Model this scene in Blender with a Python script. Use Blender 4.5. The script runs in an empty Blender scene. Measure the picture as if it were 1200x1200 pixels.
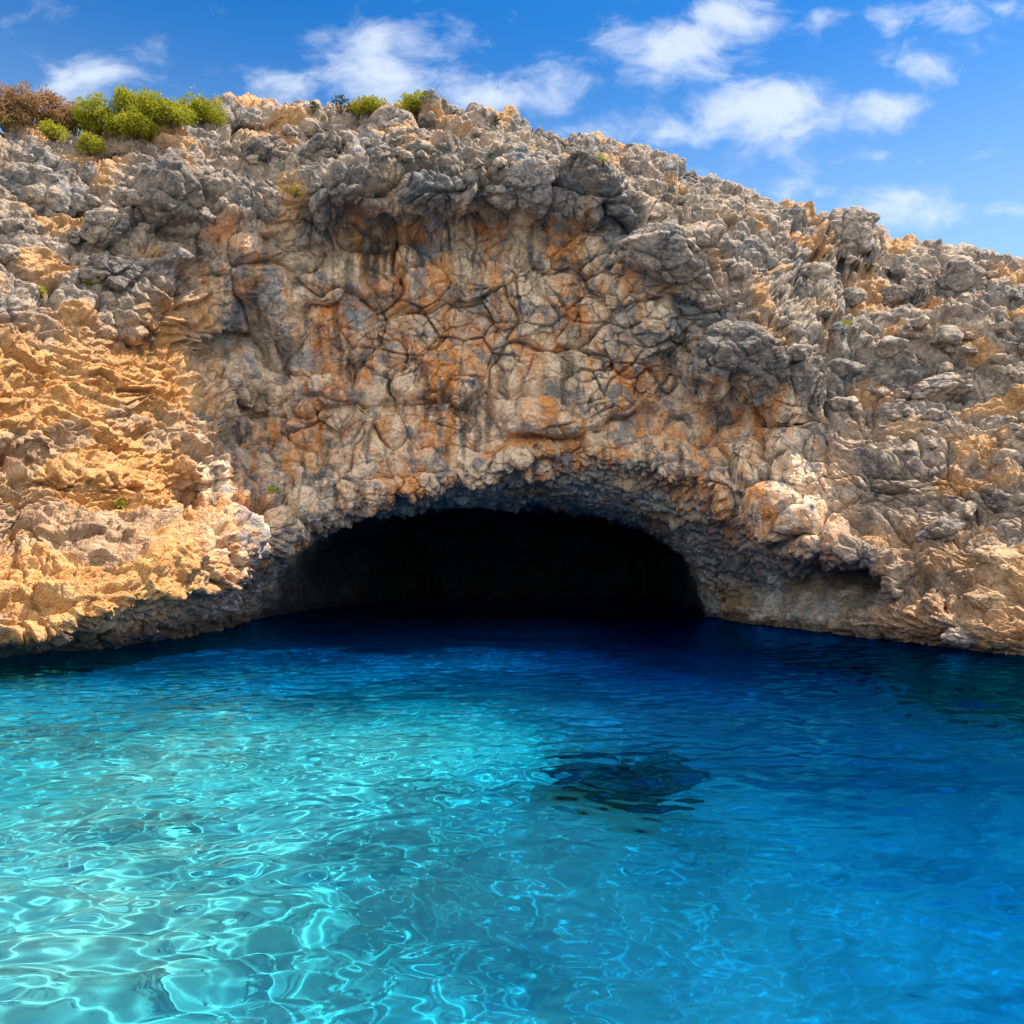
import bpy, math, random
import numpy as np
from concurrent.futures import ThreadPoolExecutor

random.seed(7)
R = math.radians
scene = bpy.context.scene
COL = scene.collection

# ------------------------------------------------------------------ camera
CAM_H = 3.0          # eye height above the water (standing in a boat)
F = 1000.0           # focal length in pixels of a 1200 px wide frame
HZ = 675.0           # row of the horizon
cam_d = bpy.data.cameras.new('camera')
cam = bpy.data.objects.new('camera', cam_d)
COL.objects.link(cam)
cam.location = (0, 0, CAM_H)
cam.rotation_euler = (R(90), 0, 0)
cam_d.sensor_width = 36.0
cam_d.lens = 36.0 * F / 1200.0
cam_d.shift_y = (HZ - 600.0) / 1200.0
cam_d.clip_end = 3000
scene.camera = cam

# ------------------------------------------------------------------ sun
SUN_AZ = 75.0        # clockwise from +Y (behind the cliff, to the right)
SUN_EL = 61.0
sd = np.array([math.sin(R(SUN_AZ)) * math.cos(R(SUN_EL)), math.cos(R(SUN_AZ)) * math.cos(R(SUN_EL)), math.sin(R(SUN_EL))])
sun_d = bpy.data.lights.new('sun', 'SUN')
sun_d.energy = 4.8
sun_d.angle = R(0.55)
sun_d.color = (1.0, 0.86, 0.70)
sun_d.cycles.is_caustics_light = True
sun = bpy.data.objects.new('sun', sun_d)
COL.objects.link(sun)
sun.rotation_euler = (R(90 - SUN_EL), 0, R(180 - SUN_AZ))
sun.location = tuple(sd * 120)

# ------------------------------------------------------------------ world
world = bpy.data.worlds.new('World')
scene.world = world
world.use_nodes = True
wt = world.node_tree
wt.nodes.clear()


class NT:
    """small helper for building node trees"""
    def __init__(self, tree):
        self.t = tree

    def n(self, typ, **kw):
        nd = self.t.nodes.new(typ)
        for k, v in kw.items():
            setattr(nd, k, v)
        return nd

    def link(self, a, b):
        self.t.links.new(a, b)

    def inp(self, sock, v):
        if isinstance(v, bpy.types.NodeSocket):
            self.t.links.new(v, sock)
        elif v is not None:
            if hasattr(sock, 'default_value'):
                try:
                    sock.default_value = v
                except Exception:
                    sock.default_value = tuple(v) + (1.0,)

    def m(self, op, a, b=None, c=None, clamp=False):
        nd = self.n('ShaderNodeMath', operation=op)
        nd.use_clamp = clamp
        self.inp(nd.inputs[0], a)
        if b is not None:
            self.inp(nd.inputs[1], b)
        if c is not None:
            self.inp(nd.inputs[2], c)
        return nd.outputs[0]

    def mix(self, fac, a, b, blend='MIX'):
        nd = self.n('ShaderNodeMix', data_type='RGBA', blend_type=blend)
        self.inp(nd.inputs[0], fac)
        for s, v in ((nd.inputs[6], a), (nd.inputs[7], b)):
            if isinstance(v, bpy.types.NodeSocket):
                self.link(v, s)
            else:
                s.default_value = (v[0], v[1], v[2], 1)
        return nd.outputs[2]

    def step(self, v, lo, hi):
        nd = self.n('ShaderNodeMapRange', interpolation_type='SMOOTHSTEP')
        self.inp(nd.inputs[0], v)
        nd.inputs[1].default_value = lo
        nd.inputs[2].default_value = hi
        return nd.outputs[0]

    def noise(self, vec, scale, detail=4, rough=0.55, dist=0.0, out=0):
        nd = self.n('ShaderNodeTexNoise')
        self.inp(nd.inputs['Vector'], vec)
        nd.inputs['Scale'].default_value = scale
        nd.inputs['Detail'].default_value = detail
        nd.inputs['Roughness'].default_value = rough
        nd.inputs['Distortion'].default_value = dist
        return nd.outputs[out]

    def voro(self, vec, scale, feature='F1', out='Distance', rnd=1.0):
        nd = self.n('ShaderNodeTexVoronoi', feature=feature)
        self.inp(nd.inputs['Vector'], vec)
        nd.inputs['Scale'].default_value = scale
        nd.inputs['Randomness'].default_value = rnd
        return nd.outputs[out]

    def mapping(self, vec, scale=(1, 1, 1), rot=(0, 0, 0), loc=(0, 0, 0)):
        nd = self.n('ShaderNodeMapping')
        self.link(vec, nd.inputs[0])
        nd.inputs[1].default_value = loc
        nd.inputs[2].default_value = rot
        nd.inputs[3].default_value = scale
        return nd.outputs[0]


W = NT(wt)
sky = W.n('ShaderNodeTexSky')
sky.sky_type = 'NISHITA'
sky.sun_disc = False
sky.sun_elevation = R(SUN_EL)
sky.sun_rotation = R(SUN_AZ)
sky.altitude = 0
sky.air_density = 1.0
sky.dust_density = 0.35
sky.ozone_density = 2.5
tc = W.n('ShaderNodeTexCoord')
sep = W.n('ShaderNodeSeparateXYZ')
W.link(tc.outputs['Generated'], sep.inputs[0])
ydir = W.m('MAXIMUM', sep.outputs[1], 0.08)
cu = W.m('DIVIDE', sep.outputs[0], ydir)
cv = W.m('DIVIDE', sep.outputs[2], ydir)
comb = W.n('ShaderNodeCombineXYZ')
W.link(cu, comb.inputs[0]); W.link(cv, comb.inputs[1])
cvec = comb.outputs[0]
# fair weather cumulus, each: centre (u, v), half sizes, density
CLOUDS = [(105, 95, 75, 34, .9), (330, 112, 55, 22, .75), (455, 85, 85, 55, 1.05), (590, 112, 110, 30, .95), (375, 50, 40, 16, .5),
          (500, 22, 42, 13, .55), (800, 60, 95, 42, .95), (850, 15, 70, 25, .9), (765, 150, 120, 30, .75), (890, 135, 110, 48, 1.05), (1035, 130, 48, 24, .9),
          (960, 20, 35, 18, .6), (1090, 76, 62, 26, .75), (1085, 16, 70, 22, .65), (1062, 245, 70, 32, .85), (935, 225, 70, 26, .6), (1000, 190, 60, 24, .45),
          (1190, 252, 40, 14, .7), (1185, 8, 30, 12, .6), (-150, 60, 120, 40, .9), (1400, 120, 120, 40, .9)]
dens = None
wob = W.noise(cvec, 9.0, 3, 0.55, out=1)
wv = W.n('ShaderNodeVectorMath', operation='MULTIPLY_ADD')
W.link(wob, wv.inputs[0]); wv.inputs[1].default_value = (.075, .045, 0); W.link(cvec, wv.inputs[2])
sw = W.n('ShaderNodeSeparateXYZ'); W.link(wv.outputs[0], sw.inputs[0])
for (px, py, ax, ay, d) in CLOUDS:
    u0, v0 = (px - 600) / F + .037, (HZ - py) / F + .0225
    a = W.m('MULTIPLY', W.m('SUBTRACT', sw.outputs[0], u0), F / ax)
    b = W.m('MULTIPLY', W.m('SUBTRACT', sw.outputs[1], v0), F / ay)
    g = W.m('EXPONENT', W.m('MULTIPLY', W.m('ADD', W.m('MULTIPLY', a, a), W.m('MULTIPLY', b, b)), -0.9))
    g = W.m('MULTIPLY', g, d)
    dens = g if dens is None else W.m('MAXIMUM', dens, g)
fine = W.noise(W.mapping(wv.outputs[0], (1.0, 1.7, 1)), 11.0, 9, 0.62, 0.3)
dd = W.m('ADD', dens, W.m('MULTIPLY', W.m('SUBTRACT', fine, 0.5), 2.3))
cl = W.step(dd, 0.2, 1.2)
cl = W.m('MULTIPLY', cl, W.step(sep.outputs[1], 0.1, 0.3))
hs = W.n('ShaderNodeHueSaturation')
hs.inputs['Hue'].default_value = 0.492
hs.inputs['Saturation'].default_value = 1.38
hs.inputs['Value'].default_value = 1.0
W.link(sky.outputs[0], hs.inputs['Color'])
gam = W.n('ShaderNodeGamma'); gam.inputs[1].default_value = 1.3
pre = W.mix(1.0, hs.outputs[0], (.2, .2, .2), 'MULTIPLY'); W.link(pre, gam.inputs[0])
post = W.mix(1.0, gam.outputs[0], (3.3, 3.3, 3.3), 'MULTIPLY')
hz = W.m('MULTIPLY', W.m('SUBTRACT', 1.0, W.step(sep.outputs[2], .22, .56)), .55)
post = W.mix(hz, post, (2.5, 3.3, 4.0))
csky = W.mix(W.m('MULTIPLY', cl, 0.78), post, (3.2, 3.5, 3.95))
# unseen bright cloud bank behind the boat, added as fill for the shaded face
bn = W.noise(tc.outputs['Generated'], 2.6, 6, .6, .3)
bank = W.m('MULTIPLY', W.step(bn, .36, .58), W.step(W.m('MULTIPLY', sep.outputs[1], -1.0), .05, .35))
bank = W.m('MULTIPLY', bank, W.step(sep.outputs[2], .02, .12))
csky = W.mix(bank, csky, (8.2, 7.7, 7.0))
bg = W.n('ShaderNodeBackground')
W.link(csky, bg.inputs[0])
bg.inputs[1].default_value = 0.14
wo = W.n('ShaderNodeOutputWorld')
W.link(bg.outputs[0], wo.inputs[0])

# ------------------------------------------------------------------ view / render
scene.view_settings.view_transform = 'Standard'
scene.view_settings.look = 'None'
scene.view_settings.exposure = 1.05
scene.view_settings.gamma = 1.0
scene.render.engine = 'CYCLES'
cy = scene.cycles
cy.max_bounces = 8
cy.diffuse_bounces = 4
cy.transmission_bounces = 6
cy.glossy_bounces = 4
cy.sample_clamp_indirect = 6.0
cy.caustics_reflective = False
cy.caustics_refractive = True
cy.use_denoising = True

# ------------------------------------------------------------------ numpy noise
_rs = np.random.RandomState(11)
PERM = np.tile(_rs.permutation(512).astype(np.int32), 3)
VALS = _rs.rand(512, 8).astype(np.float32)
GRAD = _rs.randn(512, 3).astype(np.float32)
GRAD /= np.linalg.norm(GRAD, axis=1)[:, None]
POOL = ThreadPoolExecutor(4)


def chunked(fn, p, *extra, size=24000):
    n = len(p)
    parts = [(i, min(n, i + size)) for i in range(0, n, size)]
    res = list(POOL.map(lambda ab: fn(p[ab[0]:ab[1]], *extra), parts))
    if isinstance(res[0], tuple):
        return tuple(np.concatenate([r[k] for r in res]) for k in range(len(res[0])))
    return np.concatenate(res)


def _h(x, y, z, seed):
    return PERM[PERM[PERM[(x + seed) & 511] + (y & 511)] + (z & 511)]


def _gn(p, seed):
    i = np.floor(p).astype(np.int32)
    f = (p - i).astype(np.float32)
    w = f * f * f * (f * (f * 6 - 15) + 10)
    out = np.zeros(len(p), np.float32)
    for dx in (0, 1):
        wx = w[:, 0] if dx else 1 - w[:, 0]
        for dy in (0, 1):
            wy = w[:, 1] if dy else 1 - w[:, 1]
            for dz in (0, 1):
                wz = w[:, 2] if dz else 1 - w[:, 2]
                g = GRAD[_h(i[:, 0] + dx, i[:, 1] + dy, i[:, 2] + dz, seed)]
                out += wx * wy * wz * (g[:, 0] * (f[:, 0] - dx) + g[:, 1] * (f[:, 1] - dy) + g[:, 2] * (f[:, 2] - dz))
    return out * 1.5


def gnoise(p, seed=0):
    return chunked(_gn, np.ascontiguousarray(p, np.float32), seed)


def fbm(p, octv=4, seed=0, gain=0.5, lac=2.03):
    o = 0; a = 1.0
    p = np.asarray(p, np.float32)
    for k in range(octv):
        o = o + a * gnoise(p, seed + 17 * k)
        p = p * lac + 3.7
        a *= gain
    return o


def _wl(p, seed):
    """cellular noise: F1, F2, a random number, a random tilt of the nearest cell"""
    i = np.floor(p).astype(np.int32)
    n = len(p)
    f1 = np.full(n, 9e9, np.float32); f2 = np.full(n, 9e9, np.float32)
    idx = np.zeros(n, np.int32)
    dv = np.zeros((n, 3), np.float32)
    for dx in (-1, 0, 1):
        for dy in (-1, 0, 1):
            for dz in (-1, 0, 1):
                h = _h(i[:, 0] + dx, i[:, 1] + dy, i[:, 2] + dz, seed)
                q = i + np.array([dx, dy, dz], np.int32) + VALS[h, :3] - p
                d = (q * q).sum(1)
                near = d < f1
                f2 = np.where(near, f1, np.minimum(f2, d))
                f1 = np.where(near, d, f1)
                idx = np.where(near, h, idx)
                dv[near] = q[near]
    t = VALS[idx, 4:7] - 0.5
    return np.sqrt(f1), np.sqrt(f2), VALS[idx, 3], (t * dv).sum(1), VALS[idx, 7]


def worley(p, seed=0):
    return chunked(_wl, np.ascontiguousarray(p, np.float32), seed)


def sstep(x, a, b):
    t = np.clip((x - a) / (b - a), 0, 1)
    return t * t * (3 - 2 * t)


def pillow(d, w):
    t = np.clip(d / w, 0, 1)
    return np.sqrt(np.clip(1 - (1 - t) ** 2, 0, 1))


def at(px, py, Y):
    return ((px - 600) / F * Y, Y, CAM_H + (HZ - py) / F * Y)


# ------------------------------------------------------------------ object helpers
def mesh_from_arrays(name, verts, quads, smooth=True):
    me = bpy.data.meshes.new(name)
    nv, nf = len(verts), len(quads)
    me.vertices.add(nv)
    me.vertices.foreach_set('co', np.ascontiguousarray(verts, np.float32).ravel())
    k = quads.shape[1]
    me.loops.add(nf * k)
    me.loops.foreach_set('vertex_index', np.ascontiguousarray(quads, np.int32).ravel())
    me.polygons.add(nf)
    me.polygons.foreach_set('loop_start', np.arange(0, nf * k, k, dtype=np.int32))
    me.polygons.foreach_set('loop_total', np.full(nf, k, np.int32))
    me.update(calc_edges=True)
    me.polygons.foreach_set('use_smooth', np.full(nf, smooth, bool))
    return me


def grid_quads(nr, nc):
    a = np.arange(nr * nc).reshape(nr, nc)
    return np.stack([a[:-1, :-1].ravel(), a[:-1, 1:].ravel(), a[1:, 1:].ravel(), a[1:, :-1].ravel()], 1)


def add_obj(name, me, mat=None, parent=None):
    o = bpy.data.objects.new(name, me)
    COL.objects.link(o)
    if mat is not None:
        me.materials.clear()
        me.materials.append(mat)
    if parent is not None:
        o.parent = parent
    return o


def fattr(me, name, arr):
    a = me.attributes.new(name, 'FLOAT', 'POINT')
    a.data.foreach_set('value', np.ascontiguousarray(arr, np.float32))


def tag(o, label=None, cat=None, group=None, kind=None):
    if label: o['label'] = label
    if cat: o['category'] = cat
    if group: o['group'] = group
    if kind: o['kind'] = kind


def new_mat(name):
    m = bpy.data.materials.new(name)
    m.use_nodes = True
    m.node_tree.nodes.clear()
    t = NT(m.node_tree)
    out = t.n('ShaderNodeOutputMaterial')
    return m, t, out


# ------------------------------------------------------------------ rock material
def rock_material(name, mode):
    """mode 'cliff' reads the painted mineral, shade and glow zones of the cliff mesh, 'boulder' is the same grey limestone"""
    m, t, out = new_mat(name)
    geo = t.n('ShaderNodeTexCoord')
    gp = t.n('ShaderNodeNewGeometry')
    P = gp.outputs['Position']
    def attr(n):
        a = t.n('ShaderNodeAttribute'); a.attribute_name = n
        return a.outputs['Fac']
    n1 = t.noise(P, 0.22, 5, 0.6, 0.6)
    n2 = t.noise(P, 0.75, 6, 0.62, 0.8)
    n3 = t.noise(P, 2.6, 6, 0.65, 0.4)
    n4 = t.noise(P, 7.0, 6, 0.7)
    # grey weathered limestone with lichen blotches
    grey = t.mix(t.step(n2, .35, .68), (.125, .12, .122), (.44, .355, .285))
    grey = t.mix(t.m('MULTIPLY', t.step(n3, .46, .66), .75), grey, (.55, .43, .32))
    grey = t.mix(t.m('MULTIPLY', t.step(n4, .52, .72), .5), grey, (.085, .085, .092))
    grey = t.mix(t.m('MULTIPLY', t.step(n1, .52, .72), .55), grey, (.46, .31, .17))
    grey = t.mix(t.m('MULTIPLY', t.step(t.noise(P, .17, 5, .65, .5), .50, .62), .7), grey, t.mix(t.step(n3, .4, .62), (.10, .112, .128), (.29, .285, .285)))
    if mode == 'cliff':
        slab = t.mix(t.step(n2, .3, .7), (.50, .245, .075), (.63, .37, .16))
        slab = t.mix(t.m('MULTIPLY', t.step(n3, .5, .7), .6), slab, (.25, .13, .055))
        slab = t.mix(t.m('MULTIPLY', t.step(n4, .55, .75), .5), slab, (.13, .10, .08))
        # shaded face: orange iron stain, pale calcite, grey
        PS = t.mapping(P, (1, 1, .38))
        f1 = t.noise(PS, 0.42, 6, 0.62, 0.9)
        f2 = t.noise(PS, 1.3, 6, 0.6, 0.6)
        face = t.mix(t.step(f1, .38, .58), (.68, .28, .08), (.80, .63, .46))
        face = t.mix(t.m('MULTIPLY', t.step(f2, .46, .66), .7), face, (.78, .52, .30))
        face = t.mix(t.m('MULTIPLY', t.step(n2, .50, .61), .85), face, (.23, .23, .245))
        face = t.mix(t.m('MULTIPLY', t.step(n3, .54, .66), .65), face, (.32, .16, .07))
        face = t.mix(t.m('MULTIPLY', t.step(t.noise(P, .9, 6, .7, .5), .58, .67), .8), face, (.80, .70, .58))
        face = t.mix(t.m('MULTIPLY', t.step(t.noise(PS, .55, 7, .72, 1.2), .57, .66), .85), face, (.055, .052, .058))
        wet = t.mix(t.step(n2, .35, .65), (.26, .31, .31), (.62, .60, .54))  # lip rock, paled and tinged teal to paint light thrown up by the water
        wet = t.mix(t.m('MULTIPLY', t.step(n3, .5, .68), .6), wet, (.46, .30, .15))
        wet = t.mix(t.m('MULTIPLY', t.step(t.noise(P, .5, 4, .6), .55, .7), .6), wet, (.14, .34, .38))
        wet = t.mix(t.m('MULTIPLY', t.step(n1, .50, .62), .8), wet, (.33, .22, .11))
        wet = t.mix(t.m('MULTIPLY', t.step(t.noise(P, .8, 5, .7, .8), .56, .66), .7), wet, (.30, .27, .07))
        wet = t.mix(t.m('MULTIPLY', t.step(n4, .54, .68), .6), wet, (.05, .05, .05))
        c = t.mix(attr('zslab'), grey, slab)
        c = t.mix(attr('zface'), c, face)
        c = t.mix(t.m('MULTIPLY', attr('zblue'), t.step(n3, .3, .55)), c, t.mix(t.step(n2, .35, .65), (.11, .135, .155), (.34, .37, .39)))
        c = t.mix(attr('zwet_bounce'), c, wet)
        # black mineral / lichen streaks of the face, and shade painted into the right recess
        c = t.mix(attr('stain_shade'), c, (.035, .036, .042))
        c = t.mix(t.m('MULTIPLY', attr('crack'), .78), c, (.06, .036, .026))
        c = t.mix(attr('tide_shade'), c, (.06, .045, .028))
        c = t.mix(attr('zcave_shade'), c, (.022, .032, .06))  # darkness of the cave painted in as a navy wall colour
    else:
        c = grey
        if mode == 'tan':
            c = t.mix(.75, grey, t.mix(t.step(n2, .3, .7), (.36, .22, .11), (.58, .40, .22)))
        if mode == 'wet':
            c = t.mix(.85, grey, (.065, .048, .032))
        if mode == 'dark':
            c = t.mix(1.0, grey, (.58, .60, .64), 'MULTIPLY')
    sp = t.noise(P, 11.0, 5, .75)
    c = t.mix(t.m('MULTIPLY', t.step(sp, .57, .69), .38), c, (.07, .065, .065))
    c = t.mix(t.m('MULTIPLY', t.step(t.noise(P, 5.0, 5, .7), .58, .68), .4), c, (.66, .58, .49))
    bs = t.n('ShaderNodeBsdfPrincipled')
    t.link(c, bs.inputs['Base Color'])
    rg = t.n('ShaderNodeMapRange'); t.link(n3, rg.inputs[0]); rg.inputs[3].default_value = .7; rg.inputs[4].default_value = .95
    t.link(rg.outputs[0], bs.inputs['Roughness'])
    bs.inputs['Specular IOR Level'].default_value = 0.3
    # fine relief below the size of the mesh
    b1 = t.noise(P, 3.2, 8, 0.68, 0.3)
    v1 = t.voro(t.mapping(P, (1, 1, 1.5)), 3.1, 'F1')
    v2 = t.voro(P, 7.5, 'F1')
    wv_ = t.n('ShaderNodeVectorMath', operation='MULTIPLY_ADD')
    t.link(t.noise(P, .9, 4, .6, out=1), wv_.inputs[0]); wv_.inputs[1].default_value = (.7, .7, .7); t.link(P, wv_.inputs[2])
    e1 = t.step(t.voro(t.mapping(wv_.outputs[0], (1, 1, 1.3)), 1.15, 'DISTANCE_TO_EDGE'), 0.0, .055)
    e2 = t.step(t.voro(wv_.outputs[0], 3.0, 'DISTANCE_TO_EDGE'), 0.0, .09)
    b3 = t.noise(P, 13.0, 6, .72)
    fr_ = t.m('ADD', t.m('MULTIPLY', e1, .26), t.m('ADD', t.m('MULTIPLY', e2, .14), t.m('MULTIPLY', b3, .20)))
    hgt = t.m('ADD', fr_, t.m('ADD', t.m('MULTIPLY', b1, .55), t.m('ADD', t.m('MULTIPLY', v1, -.22), t.m('MULTIPLY', v2, -.12))))
    bp = t.n('ShaderNodeBump')
    bp.inputs['Strength'].default_value = .8
    bp.inputs['Distance'].default_value = .30
    t.link(hgt, bp.inputs['Height'])
    t.link(bp.outputs[0], bs.inputs['Normal'])
    t.link(bs.outputs[0], out.inputs[0])
    return m


# ------------------------------------------------------------------ cliff
# columns from far left to far right, rows from the skyline down to the lip of the arch: (px, py, distance)
NET = [
    # SK               UP              RIM             FA              FB              FC              LIP
    [(-500, 150, 34), (-500, 230, 31), (-500, 330, 28), (-500, 430, 26), (-500, 540, 24), (-500, 670, 22), (-500, 785, 20)],
    [(-200, 140, 42), (-200, 220, 38), (-200, 310, 35), (-200, 410, 32.5), (-200, 530, 30), (-200, 650, 28), (-200, 768, 26)],
    [(0, 152, 50), (0, 210, 46), (0, 290, 43), (0, 390, 40), (0, 520, 37), (0, 640, 34.5), (0, 746, 30.5)],
    [(95, 168, 53), (95, 220, 49.5), (98, 295, 46.5), (100, 390, 43.5), (100, 500, 40), (100, 620, 37), (100, 718, 32.2)],
    [(190, 140, 57), (190, 185, 53), (185, 250, 49.5), (180, 360, 48), (195, 460, 46.3), (195, 590, 41.5), (190, 686, 36)],
    [(285, 132, 60), (280, 165, 56), (275, 215, 51.5), (270, 330, 50.5), (270, 430, 50.2), (265, 560, 46), (270, 656, 41.5)],
    [(345, 132, 61), (340, 160, 57), (340, 210, 52), (335, 330, 52), (330, 440, 53.35), (325, 545, 51), (330, 624, 48)],
    [(400, 132, 62), (395, 160, 57.5), (395, 215, 51.5), (390, 340, 52.45), (385, 430, 53.575), (385, 530, 52.45), (388, 604, 50.5)],
    [(455, 130, 62), (450, 150, 58), (450, 205, 51.5), (450, 270, 52.9), (445, 400, 53.575), (445, 510, 52.9), (445, 587, 51.5)],
    [(520, 132, 62), (520, 152, 58), (520, 190, 52), (520, 270, 52.9), (520, 390, 53.8), (520, 490, 53.35), (520, 562, 52.5)],
    [(610, 152, 62), (610, 168, 58), (610, 195, 52), (610, 270, 52.9), (610, 390, 53.8), (610, 480, 53.35), (610, 547, 52.45)],
    [(700, 167, 62), (700, 185, 57), (700, 225, 52), (700, 300, 52.675), (700, 400, 53.575), (700, 480, 53.125), (700, 541, 52.45)],
    [(790, 192, 62), (780, 225, 57.5), (775, 285, 51.5), (770, 370, 52.45), (775, 440, 52.9), (780, 500, 52.675), (780, 556, 52)],
    [(860, 214, 62), (850, 255, 57), (835, 335, 51), (820, 400, 52), (825, 470, 52.225), (830, 520, 52), (825, 572, 51)],
    [(920, 242, 62), (905, 300, 56.5), (885, 390, 50.5), (875, 450, 50.5), (875, 500, 50.8), (875, 545, 50.5), (872, 592, 49.5)],
    [(990, 266, 62), (970, 330, 56.5), (945, 430, 50), (940, 480, 49), (937, 530, 48.7), (935, 580, 48), (935, 630, 46)],
    [(1060, 284, 61.5), (1045, 350, 56), (1020, 450, 50.5), (1010, 510, 48), (1005, 560, 46.5), (1002, 610, 45), (1000, 662, 42)],
    [(1130, 297, 60.5), (1115, 365, 55.5), (1095, 460, 50), (1090, 520, 47), (1085, 575, 44.5), (1082, 640, 41.5), (1080, 706, 36.8)],
    [(1200, 303, 58), (1200, 370, 53), (1200, 460, 47.5), (1200, 540, 43.5), (1200, 610, 40), (1200, 675, 36), (1200, 757, 32.6)],
    [(1400, 330, 52), (1400, 400, 47), (1400, 480, 42), (1400, 560, 38), (1400, 630, 34), (1400, 705, 30), (1400, 780, 26.5)],
    [(1700, 380, 42), (1700, 440, 38), (1700, 510, 34), (1700, 590, 31), (1700, 650, 28), (1700, 720, 24.5), (1700, 795, 20)],
]
# under the lip: a pixel row for the mouth of the cave, None = the waterline of the bank
MOUTH = [(-500, None, 22), (-200, None, 27.5), (0, None, 32.4), (100, None, 35.2), (192, None, 41), (268, None, 50),
         (281, None, 57), (329, 665, 58), (386, 616, 58.5), (470, 592, 59.5), (575, 588, 60), (675, 590, 60), (762, 616, 60),
         (814, 662, 60.5), (843, None, 62), (872, None, 55), (932, None, 49), (1030, None, 41), (1195, None, 32.7), (1400, None, 28), (1700, None, 21.5)]

net = []
for ci, colm in enumerate(NET):
    pts = [at(*q) for q in colm]
    sk = pts[0]
    back1 = (sk[0] * 1.18, sk[1] + 12, sk[2] - 0.6)
    back2 = (sk[0] * 2.0, sk[1] + 70, sk[2] - 7)
    px, py, Y = MOUTH[ci]
    X = (px - 600) / F * Y
    if py is None:
        mo = (X, Y, -0.4)
        foot = 6 if px < 600 else 14
        if ci == foot:
            low = [(X * 1.02, Y + 2, -8), (X * 1.05, Y + 6, -18), (X * 1.05, Y + 10, -28)]
        else:
            low = [(X * .985, Y - .8, -5), (X * .96, Y - 2, -14), (X * .95, Y - 3, -28)]
    else:
        mo = at(px, py, Y)
        low = [(mo[0] * 1.15 + 1.0, 78, mo[2] * 1.12), (mo[0] * 1.1 + 4, 108, mo[2] * .9), (mo[0] * .8 + 7, 126, -28)]
    net.append([back2, back1] + pts + [mo] + low)
net = np.array(net, np.float64).transpose(1, 0, 2)       # rows x cols x 3
SEG_ROWS = [14, 30, 70, 90, 120, 130, 130, 110, 80, 60, 26, 12]
pxs = np.array([c[4][0] for c in NET], float)
SEG_COLS = [max(10, int(w)) for w in np.minimum(np.diff(pxs) * np.where((pxs[:-1] < -150) | (pxs[1:] > 1250), .22, .88), 140)]


def catmull(P, segs):
    """Catmull-Rom along axis 0"""
    out = []
    n = len(P)
    for i in range(n - 1):
        p0 = P[max(i - 1, 0)]; p1 = P[i]; p2 = P[i + 1]; p3 = P[min(i + 2, n - 1)]
        k = segs[i]
        tt = np.arange(k) / k
        tt = tt.reshape((-1,) + (1,) * (P.ndim - 1))
        m1 = (p2 - p0) * .5 * .8; m2 = (p3 - p1) * .5 * .8
        out.append((2 * tt**3 - 3 * tt**2 + 1) * p1 + (tt**3 - 2 * tt**2 + tt) * m1 + (-2 * tt**3 + 3 * tt**2) * p2 + (tt**3 - tt**2) * m2)
    out.append(P[-1:])
    return np.concatenate(out, 0)


surf = catmull(net, SEG_ROWS)
surf = catmull(surf.transpose(1, 0, 2), SEG_COLS).transpose(1, 0, 2)
NR, NC = surf.shape[:2]
rowpos = np.concatenate([i + np.arange(k) / k for i, k in enumerate(SEG_ROWS)] + [[len(SEG_ROWS)]])
colpx = np.concatenate([pxs[i] + (pxs[i + 1] - pxs[i]) * np.arange(k) / k for i, k in enumerate(SEG_COLS)] + [[pxs[-1]]])
RW = np.repeat(rowpos[:, None], NC, 1).ravel()
CP = np.repeat(colpx[None, :], NR, 0).ravel()
# arc lengths for textures that follow the arch
ds = np.linalg.norm(np.diff(surf, axis=1), axis=2); SA = np.concatenate([np.zeros((NR, 1)), np.cumsum(ds, 1)], 1).ravel()
dt = np.linalg.norm(np.diff(surf, axis=0), axis=2); TA = np.concatenate([np.zeros((1, NC)), np.cumsum(dt, 0)], 0).ravel()


def normals(S):
    S = S.reshape(NR, NC, 3)
    du = np.gradient(S, axis=1); dv = np.gradient(S, axis=0)
    n = np.cross(dv, du)
    n /= np.linalg.norm(n, axis=2)[..., None] + 1e-9
    return n.reshape(-1, 3)


V = surf.reshape(-1, 3).copy()
# zones ------------------------------------------------------------
jit = fbm(V * .16, 4, 3) * .55
PXv = 600 + V[:, 0] / np.maximum(V[:, 1], 5) * F
PYv = HZ - (V[:, 2] - CAM_H) / np.maximum(V[:, 1], 5) * F
# RW: 0 back .. 2 skyline .. 4 rim .. 5 FA .. 6 FB .. 7 FC .. 8 lip .. 9 mouth
incen = sstep(CP + jit * 60, 205, 275) * (1 - sstep(CP + jit * 60, 930, 1020))
zface = incen * sstep(RW + jit * .55, 4.35, 4.75) * (1 - sstep(RW + jit * .3, 8.05, 8.5))
zslab = (1 - sstep(CP + jit * 60, 250, 300)) * sstep(RW + jit * .7, 4.55, 5.4) * (1 - sstep(RW, 8.05, 8.3))
zslab = np.maximum(zslab, .55 * sstep(CP + jit * 70, 1020, 1110) * sstep(RW + jit * .8, 6.6, 7.3) * (1 - sstep(RW, 8.1, 8.4)))
zslab = np.maximum(zslab, .75 * sstep(gnoise(V * .35, 60), .12, .4) * (1 - zface) * sstep(RW, 1.0, 2.0))
zund = sstep(RW + jit * .22, 7.85, 8.15)
zrub = np.clip(1 - zface - zund - .65 * zslab, 0, 1)
# large scale: bulges and hollows
N0 = normals(V)
big = fbm(V * np.array([.10, .10, .12]), 3, 21)
V += N0 * (big * 1.0 * np.where(RW < 2.6, .3, 1) * (1 - .8 * sstep(RW, 7.4, 8) * (1 - sstep(RW, 9.2, 9.6))))[:, None]
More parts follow.
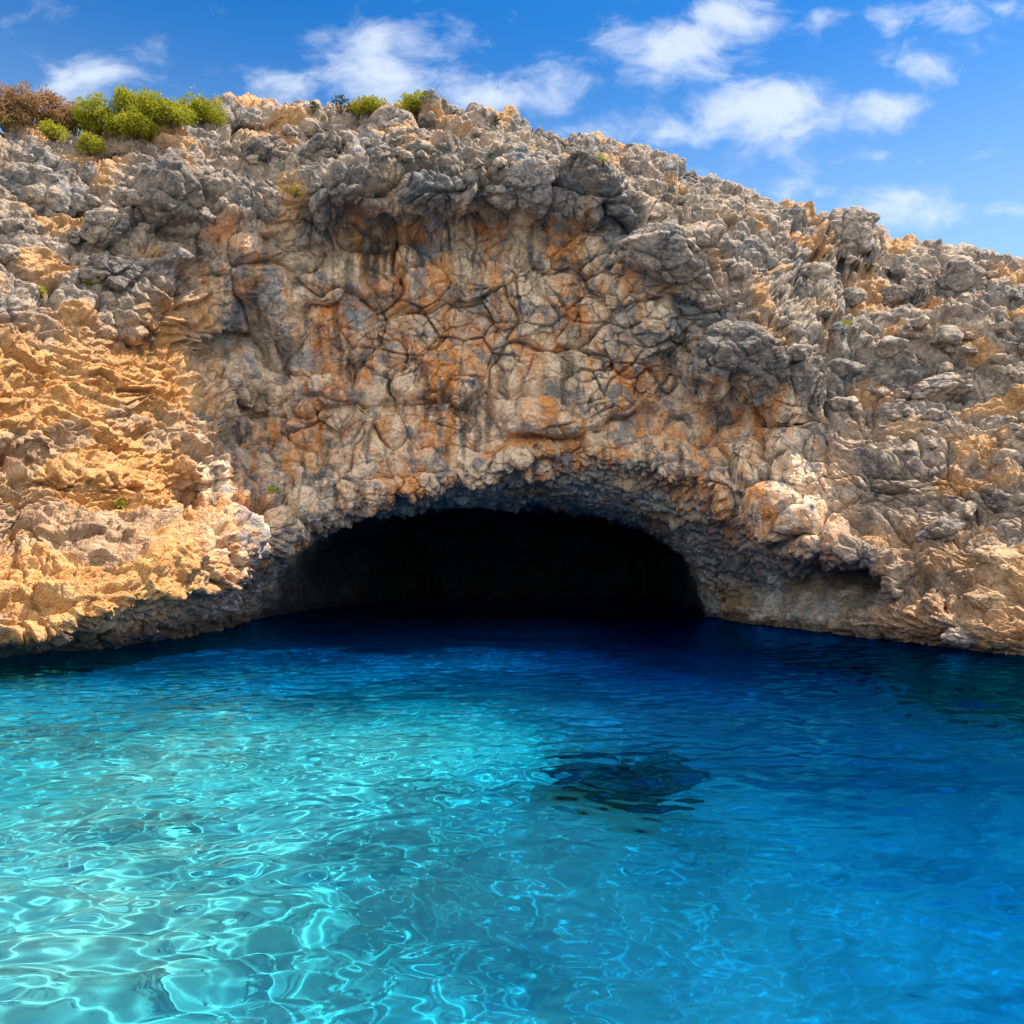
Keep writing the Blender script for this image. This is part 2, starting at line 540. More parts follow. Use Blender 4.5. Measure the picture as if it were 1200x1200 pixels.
# specific features of the face
def bump_at(px, py, rx, ry, amp, p=1.0):
    d = ((PXv - px) / rx) ** 2 + ((PYv - py) / ry) ** 2
    return amp * np.exp(-d ** p) * (1 - sstep(RW, 8.7, 9.0)) * (RW > 1.5)
feat = np.zeros(len(V))
for q in ((520, 225, 60, 26, 1.6), (610, 225, 60, 30, 1.5), (405, 235, 50, 24, 1.7), (700, 235, 45, 28, 1.2), (300, 265, 60, 45, 1.3),
          (455, 275, 45, 26, -2.0), (560, 285, 60, 28, -1.2), (390, 470, 50, 32, 1.8), (305, 495, 28, 34, -1.5), (270, 395, 60, 36, -1.6),
          (640, 500, 34, 28, .9), (740, 360, 45, 45, 1.2), (595, 345, 42, 40, .8), (860, 430, 60, 40, 1.5), (900, 490, 80, 26, -1.0), (800, 420, 30, 50, -1.2),
          (780, 300, 60, 24, 1.2), (205, 225, 50, 45, 1.3), (12, 542, 36, 13, -3.2), (205, 597, 17, 9, -2.2), (245, 562, 22, 12, -1.9), (985, 690, 100, 26, -3.0), (1060, 560, 90, 20, .6),
          (110, 640, 60, 14, .7), (70, 560, 90, 14, .5), (160, 400, 40, 14, -.7)):
    feat += 1.25 * bump_at(*q)
V += N0 * feat[:, None]
# rocks ------------------------------------------------------------
N1 = normals(V)
warp = np.stack([gnoise(V * .45, 31), gnoise(V * .45, 47), gnoise(V * .45, 59)], 1)
Q = V + warp * .8
rot = np.array([[.96, 0, .28], [0, 1, 0], [-.28, 0, .96]])
QR = Q @ rot.T
disp = np.zeros(len(V)); crack = np.zeros(len(V))
# large connected masses, with tilted beds on the right, then blocks in three sizes
right = sstep(CP, 850, 1000)[:, None]
ca, sa = math.cos(R(27)), math.sin(R(27))
rot2 = np.array([[ca, 0, sa], [0, 1, 0], [-sa, 0, ca]])
QR = QR * (1 - right) + right * (Q @ rot2 * np.array([.75, .85, 1.25]))
f1, f2, rn, tl, rb = worley(QR * np.array([.17, .17, .24]), 281)
disp += zrub * 1.7 * (pillow(f2 - f1, .5) * (.35 + .65 * rn) + tl * .9 - .55) * np.where(RW < 2.6, .5, 1)
for s, a, sd_ in ((.36, .85, 1), (.80, .38, 2), (1.75, .17, 3)):
    f1, f2, rn, tl, rb = worley(QR * np.array([s, s, s * 1.45]), sd_ * 37)
    pl = pillow(f2 - f1, .5)
    disp += (zrub + (.26 if s < 1 else .55) * zund * (RW < 10.5)) * a * (pl * (.55 + .6 * rn) + tl * .7 + .45 * (rb - .5) - .62)
# slab: finer ledgy relief
f1, f2, rn, tl, rb = worley(QR * np.array([.42, .42, 1.0]), 211)
zs = zslab
disp += zs * (.50 * (pillow(f2 - f1, .45) * (.3 + .7 * rn) + tl * .7 - .4))
f1, f2, rn, tl, rb = worley(QR * np.array([1.5, 1.5, 2.6]), 233)
disp += zs * (.22 * (pillow(f2 - f1, .45) * (.3 + .7 * rn) + tl * .6 - .4))
# ledges with undercut lower edges
tz = (V[:, 2] + (-.30) * V[:, 0] * (CP < 400) - .45 * V[:, 0] * (CP > 800)) / 1.9 + 1.1 * gnoise(V * .16, 241) + .5 * gnoise(V * .5, 242)
fr = tz - np.floor(tz)
saw = sstep(fr, 0, .10) * (1 - fr) * sstep(gnoise(V * .3, 243), -.3, .3)
disp += (zs * .55 + zrub * .30) * saw
fr = tz * 2.7 + .4 * gnoise(V * .8, 244); fr = fr - np.floor(fr)
disp += (zs * .30 + zrub * .12) * sstep(fr, 0, .15) * (1 - fr)
# face: bulging masses, angular blocks parted by joints, then small ones
QF = V + warp * .22
b1_, b2_, br_, bt_, bb_ = worley(V * np.array([.17, .17, .24]) + .35 * warp, 291)
sm = sstep(fbm(V * .13, 3, 295), -.12, .22)      # patches of smooth flowstone
disp += zface * (1.75 * (pillow(b2_ - b1_, .55) * (.4 + .6 * br_) + bt_ * .8 - .55))
f1, f2, rn, tl, rb = worley(QF * np.array([.36, .36, .50]), 301)
c1 = 1 - sstep(f2 - f1, .008, .05)
disp += zface * (1 - .65 * sm) * (.50 * (pillow(f2 - f1, .13) * (.35 + .65 * rn) + tl * 1.5 - .5) - .08 * c1)
g1, g2, gr, gt, gb = worley(QF * np.array([1.0, 1.0, .9]), 331)
c2 = 1 - sstep(g2 - g1, .01, .07)
disp += zface * (1 - .6 * sm) * (.27 * (pillow(g2 - g1, .13) * (.35 + .65 * gr) + gt * 1.5 - .5) - .05 * c2)
k1, k2, kr, kt, kb = worley(QF * np.array([2.3, 2.3, 1.9]), 347)
disp += zface * .11 * (pillow(k2 - k1, .25) * (.3 + .7 * kr) + kt * 1.4)
brk = sstep(fbm(V * .3, 3, 77), -.15, .3)
crack = (1 - .8 * sm) * np.maximum(c1 * .8 * brk, c2 * .6 * sstep(gnoise(V * .4, 91), -.1, .35)) * zface
# underside of the lip: shingles that run along the arch
U = np.stack([SA * .55, TA * 1.5, np.zeros_like(SA)], 1) + np.stack([gnoise(V * .4, 5), gnoise(V * .4, 6), 0 * SA], 1) * 1.3
f1, f2, rn, tl, rb = worley(U, 401)
zu = zund * (RW < 11)
disp += zu * (.34 * (pillow(f2 - f1, .4) * (.3 + .7 * rn) + tl * 1.4 - .4))
f1, f2, rn, tl, rb = worley(np.stack([SA * 1.4, TA * 2.6, 0 * SA], 1), 431)
disp += zu * (.16 * (pillow(f2 - f1, .4) * (.3 + .7 * rn) + tl - .4))
V += N1 * (disp * np.where(RW < 1.2, .6, 1))[:, None]
# flutes and small roughness
flute = gnoise(V * np.array([1.3, 1.3, .22]), 71) * (.10 + .26 * sm) * zface
rough = fbm(V * 1.6, 4, 81, .55) * (.12 * zrub + .12 * zslab + .10 * zface + .12 * zund)
V += N1 * (flute + rough)[:, None]
# stains: black streaks hanging below ledges of the face, in columns of their own, and painted shade
sx = gnoise(np.stack([V[:, 0] * 1.4, V[:, 1] * .5, V[:, 2] * .16], 1), 101) + .7 * gnoise(np.stack([V[:, 0] * 3.0, V[:, 1] * .6, V[:, 2] * .22], 1), 107)
patch = fbm(V * .17, 3, 113)
stain_shade = zface * sstep(sx + patch * .7 + .3 * sm, .45, 1.0) * .6
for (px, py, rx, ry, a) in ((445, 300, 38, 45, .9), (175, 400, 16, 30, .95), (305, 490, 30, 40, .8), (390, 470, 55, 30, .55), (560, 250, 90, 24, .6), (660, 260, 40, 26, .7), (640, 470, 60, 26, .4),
                        (900, 440, 55, 40, .55), (980, 470, 70, 25, .6), (205, 215, 55, 38, .45), (560, 472, 40, 12, .6), (690, 350, 30, 50, .5), (780, 430, 30, 40, .4), (500, 250, 60, 18, .7), (985, 685, 110, 34, .9)):  # last entry paints cast shade into the right recess
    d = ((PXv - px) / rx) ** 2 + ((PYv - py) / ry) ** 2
    stain_shade = np.maximum(stain_shade, a * np.exp(-d) * sstep(sx + patch * .5 + .45, .1, .6) * (1 - sstep(RW, 9, 9.3)))
rimd = sstep(RW + jit * .5, 3.7, 4.0) * (1 - sstep(RW + jit * .5, 4.6, 4.9)) * sstep(CP, 330, 420) * (1 - sstep(CP, 880, 960))
stain_shade = np.maximum(stain_shade, rimd * (.10 + .45 * sstep(patch + .5 * gnoise(V * .6, 119), -.2, .4)))
zblue = np.maximum(zface, rimd) * (1 - sstep(RW, 5.2, 6.3)) * sstep(fbm(V * .22, 3, 151), .02, .22) * .9
tide_shade = sstep(.75 + .35 * (1 - sstep(CP, 260, 320)) * (RW > 8) + gnoise(V * .7, 131) * .5 - V[:, 2], 0, .5) * .85  # wet tide band, drawn higher on the left to paint the undercut's shadow
zslab_col = zslab * (1 - .55 * sstep(fbm(V * .26, 4, 161) + .35 * np.exp(-((PXv - 110) / 80) ** 2 - ((PYv - 640) / 40) ** 2), .18, .42))
zwet_bounce = sstep(RW + jit * .3, 8.15, 8.7) * (.25 + .75 * sstep(CP + jit * 60, 190, 330)) * (1 - .7 * sstep(CP + jit * 60, 1000, 1090))
zslab = np.maximum(zslab_col, .85 * sstep(RW + jit * .3, 7.9, 8.5) * np.clip(1 - sstep(CP + jit * 60, 190, 330) + sstep(CP + jit * 60, 1000, 1090), 0, 1))

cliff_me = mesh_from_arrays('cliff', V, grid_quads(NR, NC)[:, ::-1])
for nm, ar in (('zslab', zslab), ('zface', zface), ('zwet_bounce', zwet_bounce), ('stain_shade', stain_shade), ('crack', crack), ('zblue', zblue), ('tide_shade', tide_shade), ('zcave_shade', .82 * sstep(RW + jit * .1, 9.0, 9.6) * (CP > 280) * (CP < 860))):
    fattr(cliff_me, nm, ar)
M_cliff = rock_material('limestone_cliff', 'cliff')
M_boulder = rock_material('limestone_boulder', 'boulder')
M_tan = rock_material('tan_limestone', 'tan')
M_darkrock = rock_material('dark_limestone', 'dark')
M_wet = rock_material('wet_limestone', 'wet')
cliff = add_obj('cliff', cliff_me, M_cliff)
tag(cliff, 'rugged grey and orange limestone cliff with a wide dark sea cave', 'cliff', kind='structure')

# ------------------------------------------------------------------ seabed
nx, ny = 420, 420
gx = np.linspace(-75, 75, nx); gy = np.linspace(-25, 128, ny)
GX, GY = np.meshgrid(gx, gy)
p = np.stack([GX.ravel(), GY.ravel(), 0 * GX.ravel()], 1)


def sea_depth(x, y):
    # shallow sand to the left, falling away to the right and towards the cave
    q = np.stack([x, y, 0 * x], 1)
    d = 2.2 + 6.2 * sstep(x - .10 * y, -4, 6) + 5.5 * sstep(y, 13, 36) + 2 * sstep(y, 32, 55) + 1.2 * sstep(y, 6, 0)
    d += fbm(q * .12, 4, 501) * 1.1 + fbm(q * .6, 2, 511) * .2
    d -= 2.4 * np.exp(-(((x - 8) / 6) ** 2 + ((y - 19) / 4.5) ** 2))
    return np.maximum(d, 1.0)


p[:, 2] = -sea_depth(p[:, 0], p[:, 1])
bed_me = mesh_from_arrays('seabed', p, grid_quads(ny, nx))
m, t, out = new_mat('sandy_seabed')
gp = t.n('ShaderNodeNewGeometry'); P = gp.outputs['Position']
sand = t.mix(t.step(t.noise(P, .5, 5, .6), .3, .7), (.50, .48, .40), (.70, .67, .58))
weed = t.mix(t.step(t.noise(P, 2.5, 5, .6), .35, .65), (.03, .055, .055), (.11, .14, .12))
vd = t.n('ShaderNodeVectorMath', operation='DISTANCE'); t.link(t.mapping(P, (1, 1, 0)), vd.inputs[0]); vd.inputs[1].default_value = (2.1, 17.0, 0)
skirt = t.m('MULTIPLY', t.m('EXPONENT', t.m('MULTIPLY', t.m('POWER', vd.outputs['Value'], 2.0), -.34)), .17)
c = t.mix(t.step(t.m('ADD', t.noise(t.mapping(P, loc=(7, 4, 0)), .28, 6, .66, .8), skirt), .58, .72), sand, weed)
bed_shade = t.mix(t.step(t.noise(P, .8, 5, .6), .3, .7), (.05, .06, .07), (.16, .17, .17))
sy = t.n('ShaderNodeSeparateXYZ'); t.link(P, sy.inputs[0])
edge = t.m('ADD', t.m('MULTIPLY', sy.outputs[1], .06), t.m('MULTIPLY', t.noise(P, .16, 5, .6), 2.2))
c = t.mix(t.m('MULTIPLY', t.step(edge, 3.1, 4.4), .8), c, bed_shade)  # bed colour darkened towards the cave to stand for shade there
bs = t.n('ShaderNodeBsdfDiffuse'); t.link(c, bs.inputs[0]); t.link(bs.outputs[0], out.inputs[0])
bed = add_obj('seabed', bed_me, m)
bed.cycles.is_caustics_receiver = True
tag(bed, 'pale sandy seabed with dark weed patches under the clear water', 'seabed', kind='structure')

# ------------------------------------------------------------------ water
rows = [2.0]
while rows[-1] < 124:
    rows.append(rows[-1] + max(.035, rows[-1] * .0048))
rows = np.array([-25, -18, -12, -8, -5, -3, -1.5, -.5, .4, 1.2] + rows)
ncw = 620
s = np.linspace(-1, 1, ncw)
WX = s[None, :] * (np.maximum(rows, 0)[:, None] * .78 + 6)
WY = np.repeat(rows[:, None], ncw, 1)
wx, wy = WX.ravel(), WY.ravel()
z = np.zeros(len(wx))
rw = np.random.RandomState(5)
wp = np.stack([wx, wy, 0 * wx], 1)
wxx = wx + .5 * gnoise(wp * .35, 601); wyy = wy + .5 * gnoise(wp * .35 + 9, 607)
amp_mod = .55 + .9 * sstep(fbm(wp * .12, 3, 611), -.4, .5)
for i in range(84):
    lam = .22 * (1.75 / .22) ** rw.rand()
    ang = R(90 + rw.randn() * (62 if lam < 1.1 else 30))
    k = 2 * math.pi / lam
    a = .0023 * lam ** 1.0 * (.5 + rw.rand())
    z += a * np.sin(k * (math.cos(ang) * wxx + math.sin(ang) * wyy) + rw.rand() * 6.28)
z *= amp_mod
z += .012 * gnoise(wp * np.array([1.6, 2.6, 1]), 617) + .004 * gnoise(wp * np.array([4.5, 6.5, 1]), 619) * (wy < 60)
water_me = mesh_from_arrays('water', np.stack([wx, wy, z], 1), grid_quads(len(rows), ncw))
fattr(water_me, 'depth', sea_depth(wx, wy))
m, t, out = new_mat('clear_sea_water')
gl = t.n('ShaderNodeBsdfGlass')
# colour of the water column: what a column of the depth at that place lets through
da = t.n('ShaderNodeAttribute'); da.attribute_name = 'depth'
cc = t.n('ShaderNodeCombineXYZ')
for i_, k_ in enumerate((.66, .098, .006)):
    t.link(t.m('EXPONENT', t.m('MULTIPLY', da.outputs['Fac'], -k_)), cc.inputs[i_])
t.link(cc.outputs[0], gl.inputs['Color'])
gl.inputs['Roughness'].default_value = 0.0
gl.inputs['IOR'].default_value = 1.333
t.link(gl.outputs[0], out.inputs[0])
water = add_obj('water', water_me, m)
water.cycles.is_caustics_caster = True
tag(water, 'clear turquoise and deep blue rippled sea in front of the cave', 'water', kind='structure')

# ------------------------------------------------------------------ boulders
ok = (RW < 8.9) & (RW > 1.6)
VV = V[ok]; NN = normals(V)[ok]
NSM = N1[ok]
vpx = 600 + VV[:, 0] / VV[:, 1] * F
vpy = HZ - (VV[:, 2] - CAM_H) / VV[:, 1] * F


def on_cliff(px, py, rad=5):
    """the point of the cliff seen at that place, with the smooth outward direction there"""
    d = np.abs(vpx - px) + np.abs(vpy - py)
    near = np.where(d < rad)[0]
    if len(near) == 0:
        near = np.array([np.argmin(d)])
    i = near[np.argmin(VV[near, 1])]
    n = NSM[i]
    if n[1] > 0.2:
        n = -n
    return VV[i], n


def boulder_mesh(name, seed, sub, block=1.0):
    import bmesh
    bm = bmesh.new()
    bmesh.ops.create_icosphere(bm, subdivisions=sub, radius=1.0)
    me = bpy.data.meshes.new(name)
    bm.to_mesh(me); bm.free()
    n = len(me.vertices)
    co = np.zeros(n * 3, np.float32); me.vertices.foreach_get('co', co); co = co.reshape(-1, 3)
    rs = np.random.RandomState(seed)
    d = co.copy()
    # cut by random planes into a blocky lump
    r = np.ones(n)
    for k in range(13):
        pn = rs.randn(3); pn /= np.linalg.norm(pn)
        h = .62 + .3 * rs.rand()
        c_ = d @ pn
        lim = np.where(c_ > 1e-3, h / np.maximum(c_, 1e-3), 9)
        r = -np.log(np.exp(-9 * r) + np.exp(-9 * lim)) / 9 if False else np.minimum(r, lim * block + (1 - block) * r)
    q = d * r[:, None] + seed * 3.1
    f1, f2, rn, tl, rb = worley(q * 1.35 + .2 * gnoise(q * 2, seed)[:, None], seed * 5 + 1)
    r = r + .24 * (pillow(f2 - f1, .35) * (.5 + .5 * rn) + tl - .5)
    f1, f2, rn, tl, rb = worley(q * 4.2, seed * 5 + 2)
    r = r + .06 * (pillow(f2 - f1, .4) * (.4 + .6 * rn) + tl - .4)
    r = r + .10 * fbm(q * 1.1, 5, seed * 7, .55)
    me.vertices.foreach_set('co', (d * r[:, None]).astype(np.float32).ravel())
    me.polygons.foreach_set('use_smooth', np.ones(len(me.polygons), bool))
    me.update()
    return me


def place_boulder(me, px, py, rpx, mat, label, cat='boulder', group=None, squash=(1, 1, .8), sink=.25, name='boulder', rz=None):
    p_, n_ = on_cliff(px, py)
    r_ = rpx / F * p_[1]
    o = add_obj(name, me, None)
    if not me.materials:
        me.materials.append(mat)
    o.location = tuple(p_ - n_ * r_ * sink)
    o.scale = (r_ * squash[0], r_ * squash[1], r_ * squash[2])
    o.rotation_euler = (random.uniform(-.35, .35), random.uniform(-.35, .35), random.uniform(0, 6.28) if rz is None else rz)
    tag(o, label, cat, group)
    return o


HERO = [
    (198, 222, 46, (1, .9, .95), 'largest dark grey rounded cracked boulder below the big green bush on the left'),
    (308, 176, 27, (1.2, .9, .85), 'dark grey boulder lodged in pale rubble right of the large cracked boulder'),
    (372, 170, 25, (1.1, 1, .85), 'pale grey fractured boulder below the small dark shrub on the crest'),
    (456, 142, 24, (1.2, 1, .9), 'rounded grey boulder on the crest in front of the low green mats'),
    (1000, 268, 38, (1.15, .9, .95), 'tall craggy knob of brown rock standing up from the right skyline'),
    (1128, 330, 33, (1.1, .9, .95), 'dark grey split boulder near the right edge just under the skyline'),
    (55, 232, 34, (1.1, .9, 1.05), 'brown grey boulder under the dry brown bushes at the left edge'),
    (125, 312, 38, (1.3, .9, .75), 'pale grey slab-like boulder below the largest dark cracked boulder'),
    (120, 268, 28, (1.2, .9, .8), 'rounded brown boulder between the left edge and the large cracked boulder'),
    (775, 292, 44, (1.35, .9, .75), 'broad pale grey block with a sunlit top at the right shoulder of the cliff'),
    (860, 405, 40, (1.2, .9, .85), 'dark grey overhanging boulder at the right end of the shaded orange face'),
    (1045, 345, 22, (1.2, .9, .75), 'grey boulder left of the dark split boulder on the right slope'),
    (1105, 455, 30, (1.5, .9, .65), 'long layered grey boulder low on the right slope'),
    (960, 322, 24, (1.2, .9, .8), 'grey boulder below the craggy knob of the right skyline'),
    (1105, 612, 24, (1.4, .9, .7), 'smooth teal grey boulder at the lower right above the dark hollow'),
    (1165, 650, 24, (1.2, .9, .8), 'tan boulder above the water at the lower right edge'),
    (1150, 705, 26, (1.2, .9, .85), 'pale tan boulder low on the right bank just above the water'),
    (1120, 745, 17, (1.4, .9, .7), 'small brown boulder at the waterline of the right bank'),
    (620, 205, 26, (1.2, .9, .8), 'grey block on the edge of the overhang above the middle of the cave'),
    (485, 168, 22, (1.2, .9, .8), 'tan boulder just below the rounded crest boulder and green mats'),
]
for i, (px, py, rp, sq, lab) in enumerate(HERO):
    me = boulder_mesh('boulder', 20 + i, 6 if rp > 24 else 5)
    place_boulder(me, px, py, rp, M_tan if 'tan ' in lab else (M_darkrock if 'dark' in lab else M_boulder), lab, squash=sq, sink=.3, rz=random.uniform(-.5, .5))
small = [boulder_mesh('stone', 60 + i, 4) for i in range(12)]
wetst = [boulder_mesh('stone', 80 + i, 4) for i in range(5)]
rsn = np.random.RandomState(3)


def scatter(count, region, rlo, rhi, label, group):
    k = 0
    while k < count:
        px, py = region()
        me = small[rsn.randint(12)] if 'wet' not in label else wetst[rsn.randint(5)]
        q = rlo * (rhi / rlo) ** (rsn.rand() ** 1.8)
        place_boulder(me, px, py, q, M_boulder if 'wet' not in label else M_wet, label, 'stone', group, (1.25, .9, .75), .15 if 'wet' not in label else .4, 'stone')
        k += 1


def reg_right():
    while True:
        x = rsn.uniform(720, 1215); y = rsn.uniform(190, 640)
        sk = np.interp(x, [700, 860, 990, 1060, 1200], [175, 222, 275, 292, 312])
        lo = np.interp(x, [720, 800, 880, 950, 1050, 1215], [225, 280, 370, 430, 560, 660])
        if sk + 6 < y < lo:
            return x, y


def reg_crest():
    while True:
        x = rsn.uniform(270, 720)
        sk = np.interp(x, [270, 520, 610, 720], [138, 138, 158, 176])
        return x, sk + rsn.uniform(3, 50)


def reg_left():
    x = rsn.uniform(-10, 270)
    return x, rsn.uniform(190, 330)


scatter(75, reg_right, 5, 20, 'grey limestone stone in the rubble of the right slope', 'stones in the rubble of the right slope')
scatter(40, reg_crest, 5, 15, 'pale grey stone in the rubble along the crest above the cave', 'stones along the crest')
scatter(24, reg_left, 5, 17, 'grey brown stone in the rubble of the upper left slope', 'stones of the upper left slope')



def reg_shore_left():
    x = rsn.uniform(-5, 300)
    return x, np.interp(x, [-5, 100, 200, 300], [766, 757, 745, 728]) + rsn.uniform(-6, 1)


def reg_shore_right():
    x = rsn.uniform(845, 1205)
    return x, np.interp(x, [845, 930, 1030, 1205], [726, 735, 747, 764]) + rsn.uniform(-6, 1)


scatter(18, reg_shore_left, 3, 13, 'brown wet stone at the waterline of the left bank', 'stones at the waterline of the left bank')
scatter(20, reg_shore_right, 3, 14, 'brown wet stone at the waterline of the right bank', 'stones at the waterline of the right bank')
# the dark rock under the water
m, t, out = new_mat('weedy_dark_rock')
tcn = t.n('ShaderNodeTexCoord')
c = t.mix(t.step(t.noise(tcn.outputs['Object'], 2.5, 6, .65), .35, .65), (.03, .04, .055), (.09, .10, .11))
bs = t.n('ShaderNodeBsdfDiffuse'); t.link(c, bs.inputs[0]); t.link(bs.outputs[0], out.inputs[0])
sub = add_obj('submerged_rock', boulder_mesh('submerged_rock', 91, 6), m)
sub.location = (2.25, 16.3, -3.2); sub.scale = (1.4, 1.15, 1.4)
sub.cycles.is_caustics_receiver = True
tag(sub, 'dark weedy rock just under the water right of the middle', 'rock')

# ------------------------------------------------------------------ shrubs
def foliage_material(name, c0, c1, c2):
    m, t, out = new_mat(name)
    gi = t.n('ShaderNodeNewGeometry')
    rp = t.n('ShaderNodeValToRGB'); rp.color_ramp.elements[0].color = (*c0, 1); rp.color_ramp.elements[1].color = (*c2, 1)
    e = rp.color_ramp.elements.new(.5); e.color = (*c1, 1)
    t.link(gi.outputs['Random Per Island'], rp.inputs[0])
    b1 = t.n('ShaderNodeBsdfDiffuse'); b2 = t.n('ShaderNodeBsdfTranslucent'); mx = t.n('ShaderNodeMixShader')
    t.link(rp.outputs[0], b1.inputs[0]); t.link(rp.outputs[0], b2.inputs[0]); mx.inputs[0].default_value = .35
    t.link(b1.outputs[0], mx.inputs[1]); t.link(b2.outputs[0], mx.inputs[2]); t.link(mx.outputs[0], out.inputs[0])
    return m


M_green = foliage_material('yellow_green_leaves', (.16, .18, .015), (.33, .35, .03), (.50, .47, .07))
M_dark = foliage_material('dark_green_leaves', (.02, .035, .015), (.04, .06, .025), (.07, .085, .04))
M_dry = foliage_material('dry_brown_twigs', (.17, .095, .045), (.34, .20, .10), (.46, .32, .17))
M_stem = new_mat('shrub_bark')
_b = M_stem[1].n('ShaderNodeBsdfDiffuse'); _b.inputs[0].default_value = (.10, .07, .045, 1); M_stem[1].link(_b.outputs[0], M_stem[2].inputs[0])
M_stem = M_stem[0]


def shrub(px, py, rx, ry, mat, label, seed, cat='shrub', group=None, name='shrub', leaf=.17, dens=1.0):
    rs = np.random.RandomState(seed)
    p_, n_ = on_cliff(px, py + ry * .75, 6)
    sx_, sz_ = rx / F * p_[1], ry / F * p_[1]
    root = bpy.data.objects.new(name, None); COL.objects.link(root)
    root.location = tuple(p_ + np.array([0, -.1 * min(sx_, 1.5), -.1]))
    tag(root, label, cat, group)
    # clumps, each a spray of small leaves
    ncl = int(max(5, 16 * sx_ * dens))
    cen = rs.randn(ncl, 3); cen /= np.linalg.norm(cen, axis=1)[:, None]
    cen *= (rs.rand(ncl, 1) ** .45)
    cen = cen * np.array([sx_ * .85, min(sx_, 1.6) * .8, sz_ * .85]) + np.array([0, 0, sz_ * .75])
    cen[:, 2] = np.abs(cen[:, 2]) * (1 - .35 * (cen[:, 0] / (sx_ + .01)) ** 2)
    vs, fs = [], []
    for c_ in cen:
        rr = (.22 + .28 * rs.rand()) * min(1.0, .45 + sx_ * .35) * (1.0 if sz_ > .5 else .75)
        k = int(70 * dens * max(.6, rr / .35) ** 2)
        dir_ = rs.randn(k, 3); dir_[:, 2] += .55; dir_ /= np.linalg.norm(dir_, axis=1)[:, None]
        pos = c_ + dir_ * rr * (rs.rand(k, 1) ** .4) * (1 + .55 * np.maximum(0, rs.randn(k, 1) - .6)) * np.array([1, 1, .95])
        side = np.cross(dir_, rs.randn(k, 3)); side /= np.linalg.norm(side, axis=1)[:, None] + 1e-6
        L = leaf * (.6 + .8 * rs.rand(k, 1)); Wd = L * .30
        tip = dir_ + .5 * rs.randn(k, 3); tip /= np.linalg.norm(tip, axis=1)[:, None]
        quad = np.stack([pos, pos + tip * L * .5 + side * Wd, pos + tip * L, pos + tip * L * .5 - side * Wd], 1)
        vs.append(quad.reshape(-1, 3))
    vs = np.concatenate(vs); vs[:, 2] = np.maximum(vs[:, 2], -.05)
    me = mesh_from_arrays('foliage', vs, np.arange(len(vs)).reshape(-1, 4), False)
    add_obj('foliage', me, mat, root)
    # stems: tapered twigs from the base to the clumps
    sv, sf = [], []
    for c_ in cen[:: max(1, ncl // 9)]:
        a_ = np.array([c_[0] * .15, c_[1] * .15, -.15])
        mid = a_ * .45 + c_ * .55 + rs.randn(3) * .06
        b0 = len(sv) * 0 + sum(len(x) for x in sv)
        ring = []
        for q, rad in ((a_, .035), (mid, .022), (c_, .008)):
            for w in range(5):
                an = w * 2 * math.pi / 5
                ring.append(q + rad * np.array([math.cos(an), math.sin(an), 0]))
        sv.append(np.array(ring))
        for lv in range(2):
            for w in range(5):
                sf.append([b0 + lv * 5 + w, b0 + lv * 5 + (w + 1) % 5, b0 + lv * 5 + 5 + (w + 1) % 5, b0 + lv * 5 + 5 + w])
    add_obj('stem', mesh_from_arrays('stem', np.concatenate(sv), np.array(sf)), M_stem, root)
    return root


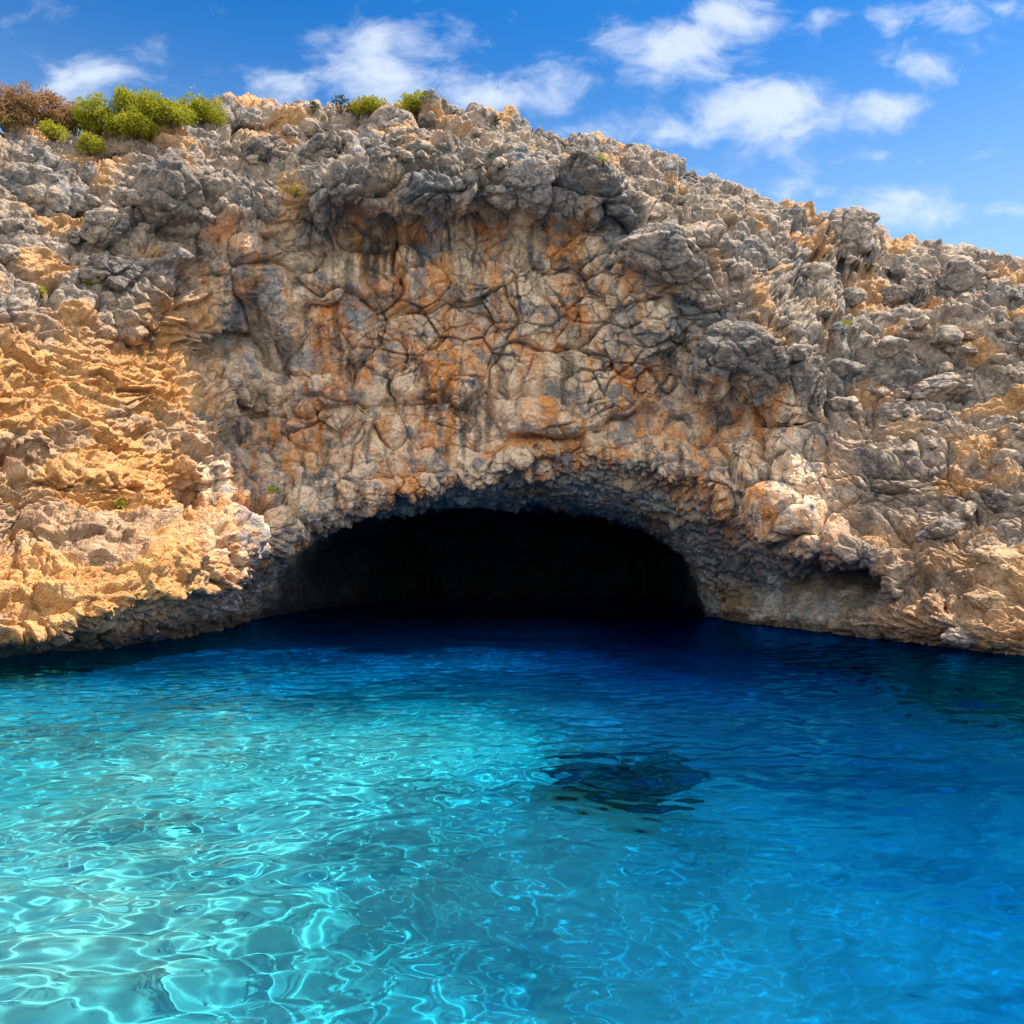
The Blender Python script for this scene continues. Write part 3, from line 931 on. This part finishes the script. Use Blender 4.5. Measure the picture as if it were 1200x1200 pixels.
SHRUBS = [
    (165, 126, 48, 19, M_green, 'largest bright green bush on the left of the cliff top', 'shrub'),
    (236, 128, 38, 12, M_green, 'low green bush at the right end of the green patch on the cliff top', 'shrub'),
    (122, 138, 32, 20, M_green, 'green bush at the left end of the green patch beside brown scrub', 'shrub'),
    (165, 150, 34, 12, M_green, 'green bush in front of the largest one and above the dark boulder', 'shrub'),
    (113, 170, 15, 13, M_green, 'small green bush hanging lowest down the slope below the green patch', 'shrub'),
    (205, 136, 30, 12, M_green, 'green bush between the largest one and the low one at the right end', 'shrub'),
    (66, 153, 15, 10, M_green, 'small green bush in front of the dry brown scrub on the left', 'shrub'),
    (8, 140, 10, 8, M_green, 'small green tuft at the left edge among brown scrub', 'shrub'),
    (28, 112, 30, 28, M_dry, 'tall dry brown bush with a dark top near the left edge', 'dry shrub'),
    (64, 128, 28, 26, M_dry, 'dry brown bush between the tall brown one and the green patch', 'dry shrub'),
    (4, 128, 22, 26, M_dry, 'dry brown bush cut by the left edge of the view', 'dry shrub'),
    (90, 136, 18, 20, M_dry, 'narrow dry brown bush touching the green patch', 'dry shrub'),
    (402, 121, 11, 10, M_dark, 'small dark bushy shrub standing up from the crest', 'shrub'),
    (370, 127, 6, 5, M_dark, 'tiny dark shrub on the crest left of the dark bushy one', 'shrub'),
    (586, 140, 5, 5, M_dark, 'tiny dark shrub alone on the crest above the cave', 'shrub'),
    (440, 126, 28, 8, M_green, 'low green mat on the crest left of the rounded boulder', 'shrub'),
    (484, 122, 26, 8, M_green, 'low green mat on the crest behind the rounded boulder', 'shrub'),
    (346, 226, 9, 6, M_green, 'small green tuft on a ledge above the shaded face', 'plant tuft'),
    (713, 186, 8, 6, M_green, 'small green tuft in the rubble right of the middle of the crest', 'plant tuft'),
    (52, 338, 9, 4, M_green, 'small green tuft in the left slope nearest the left edge', 'plant tuft'),
    (108, 326, 9, 4, M_green, 'small green tuft beside the pale slab-like boulder', 'plant tuft'),
    (146, 588, 6, 5, M_green, 'small green tuft low on the sunlit orange slope', 'plant tuft'),
    (322, 568, 7, 4, M_green, 'small green tuft above the left side of the cave arch', 'plant tuft'),
    (985, 374, 8, 4, M_green, 'small green tuft in the rubble of the right slope', 'plant tuft'),
]
for i, (px, py, rx, ry, mt, lab, cat_) in enumerate(SHRUBS):
    shrub(px, py, rx, ry, mt, lab, 300 + i, cat_, name='dry_shrub' if cat_ == 'dry shrub' else ('plant_tuft' if cat_ == 'plant tuft' else 'shrub'),
          leaf=.13 if rx > 12 else .16, dens=2.0 if rx > 12 else .9)
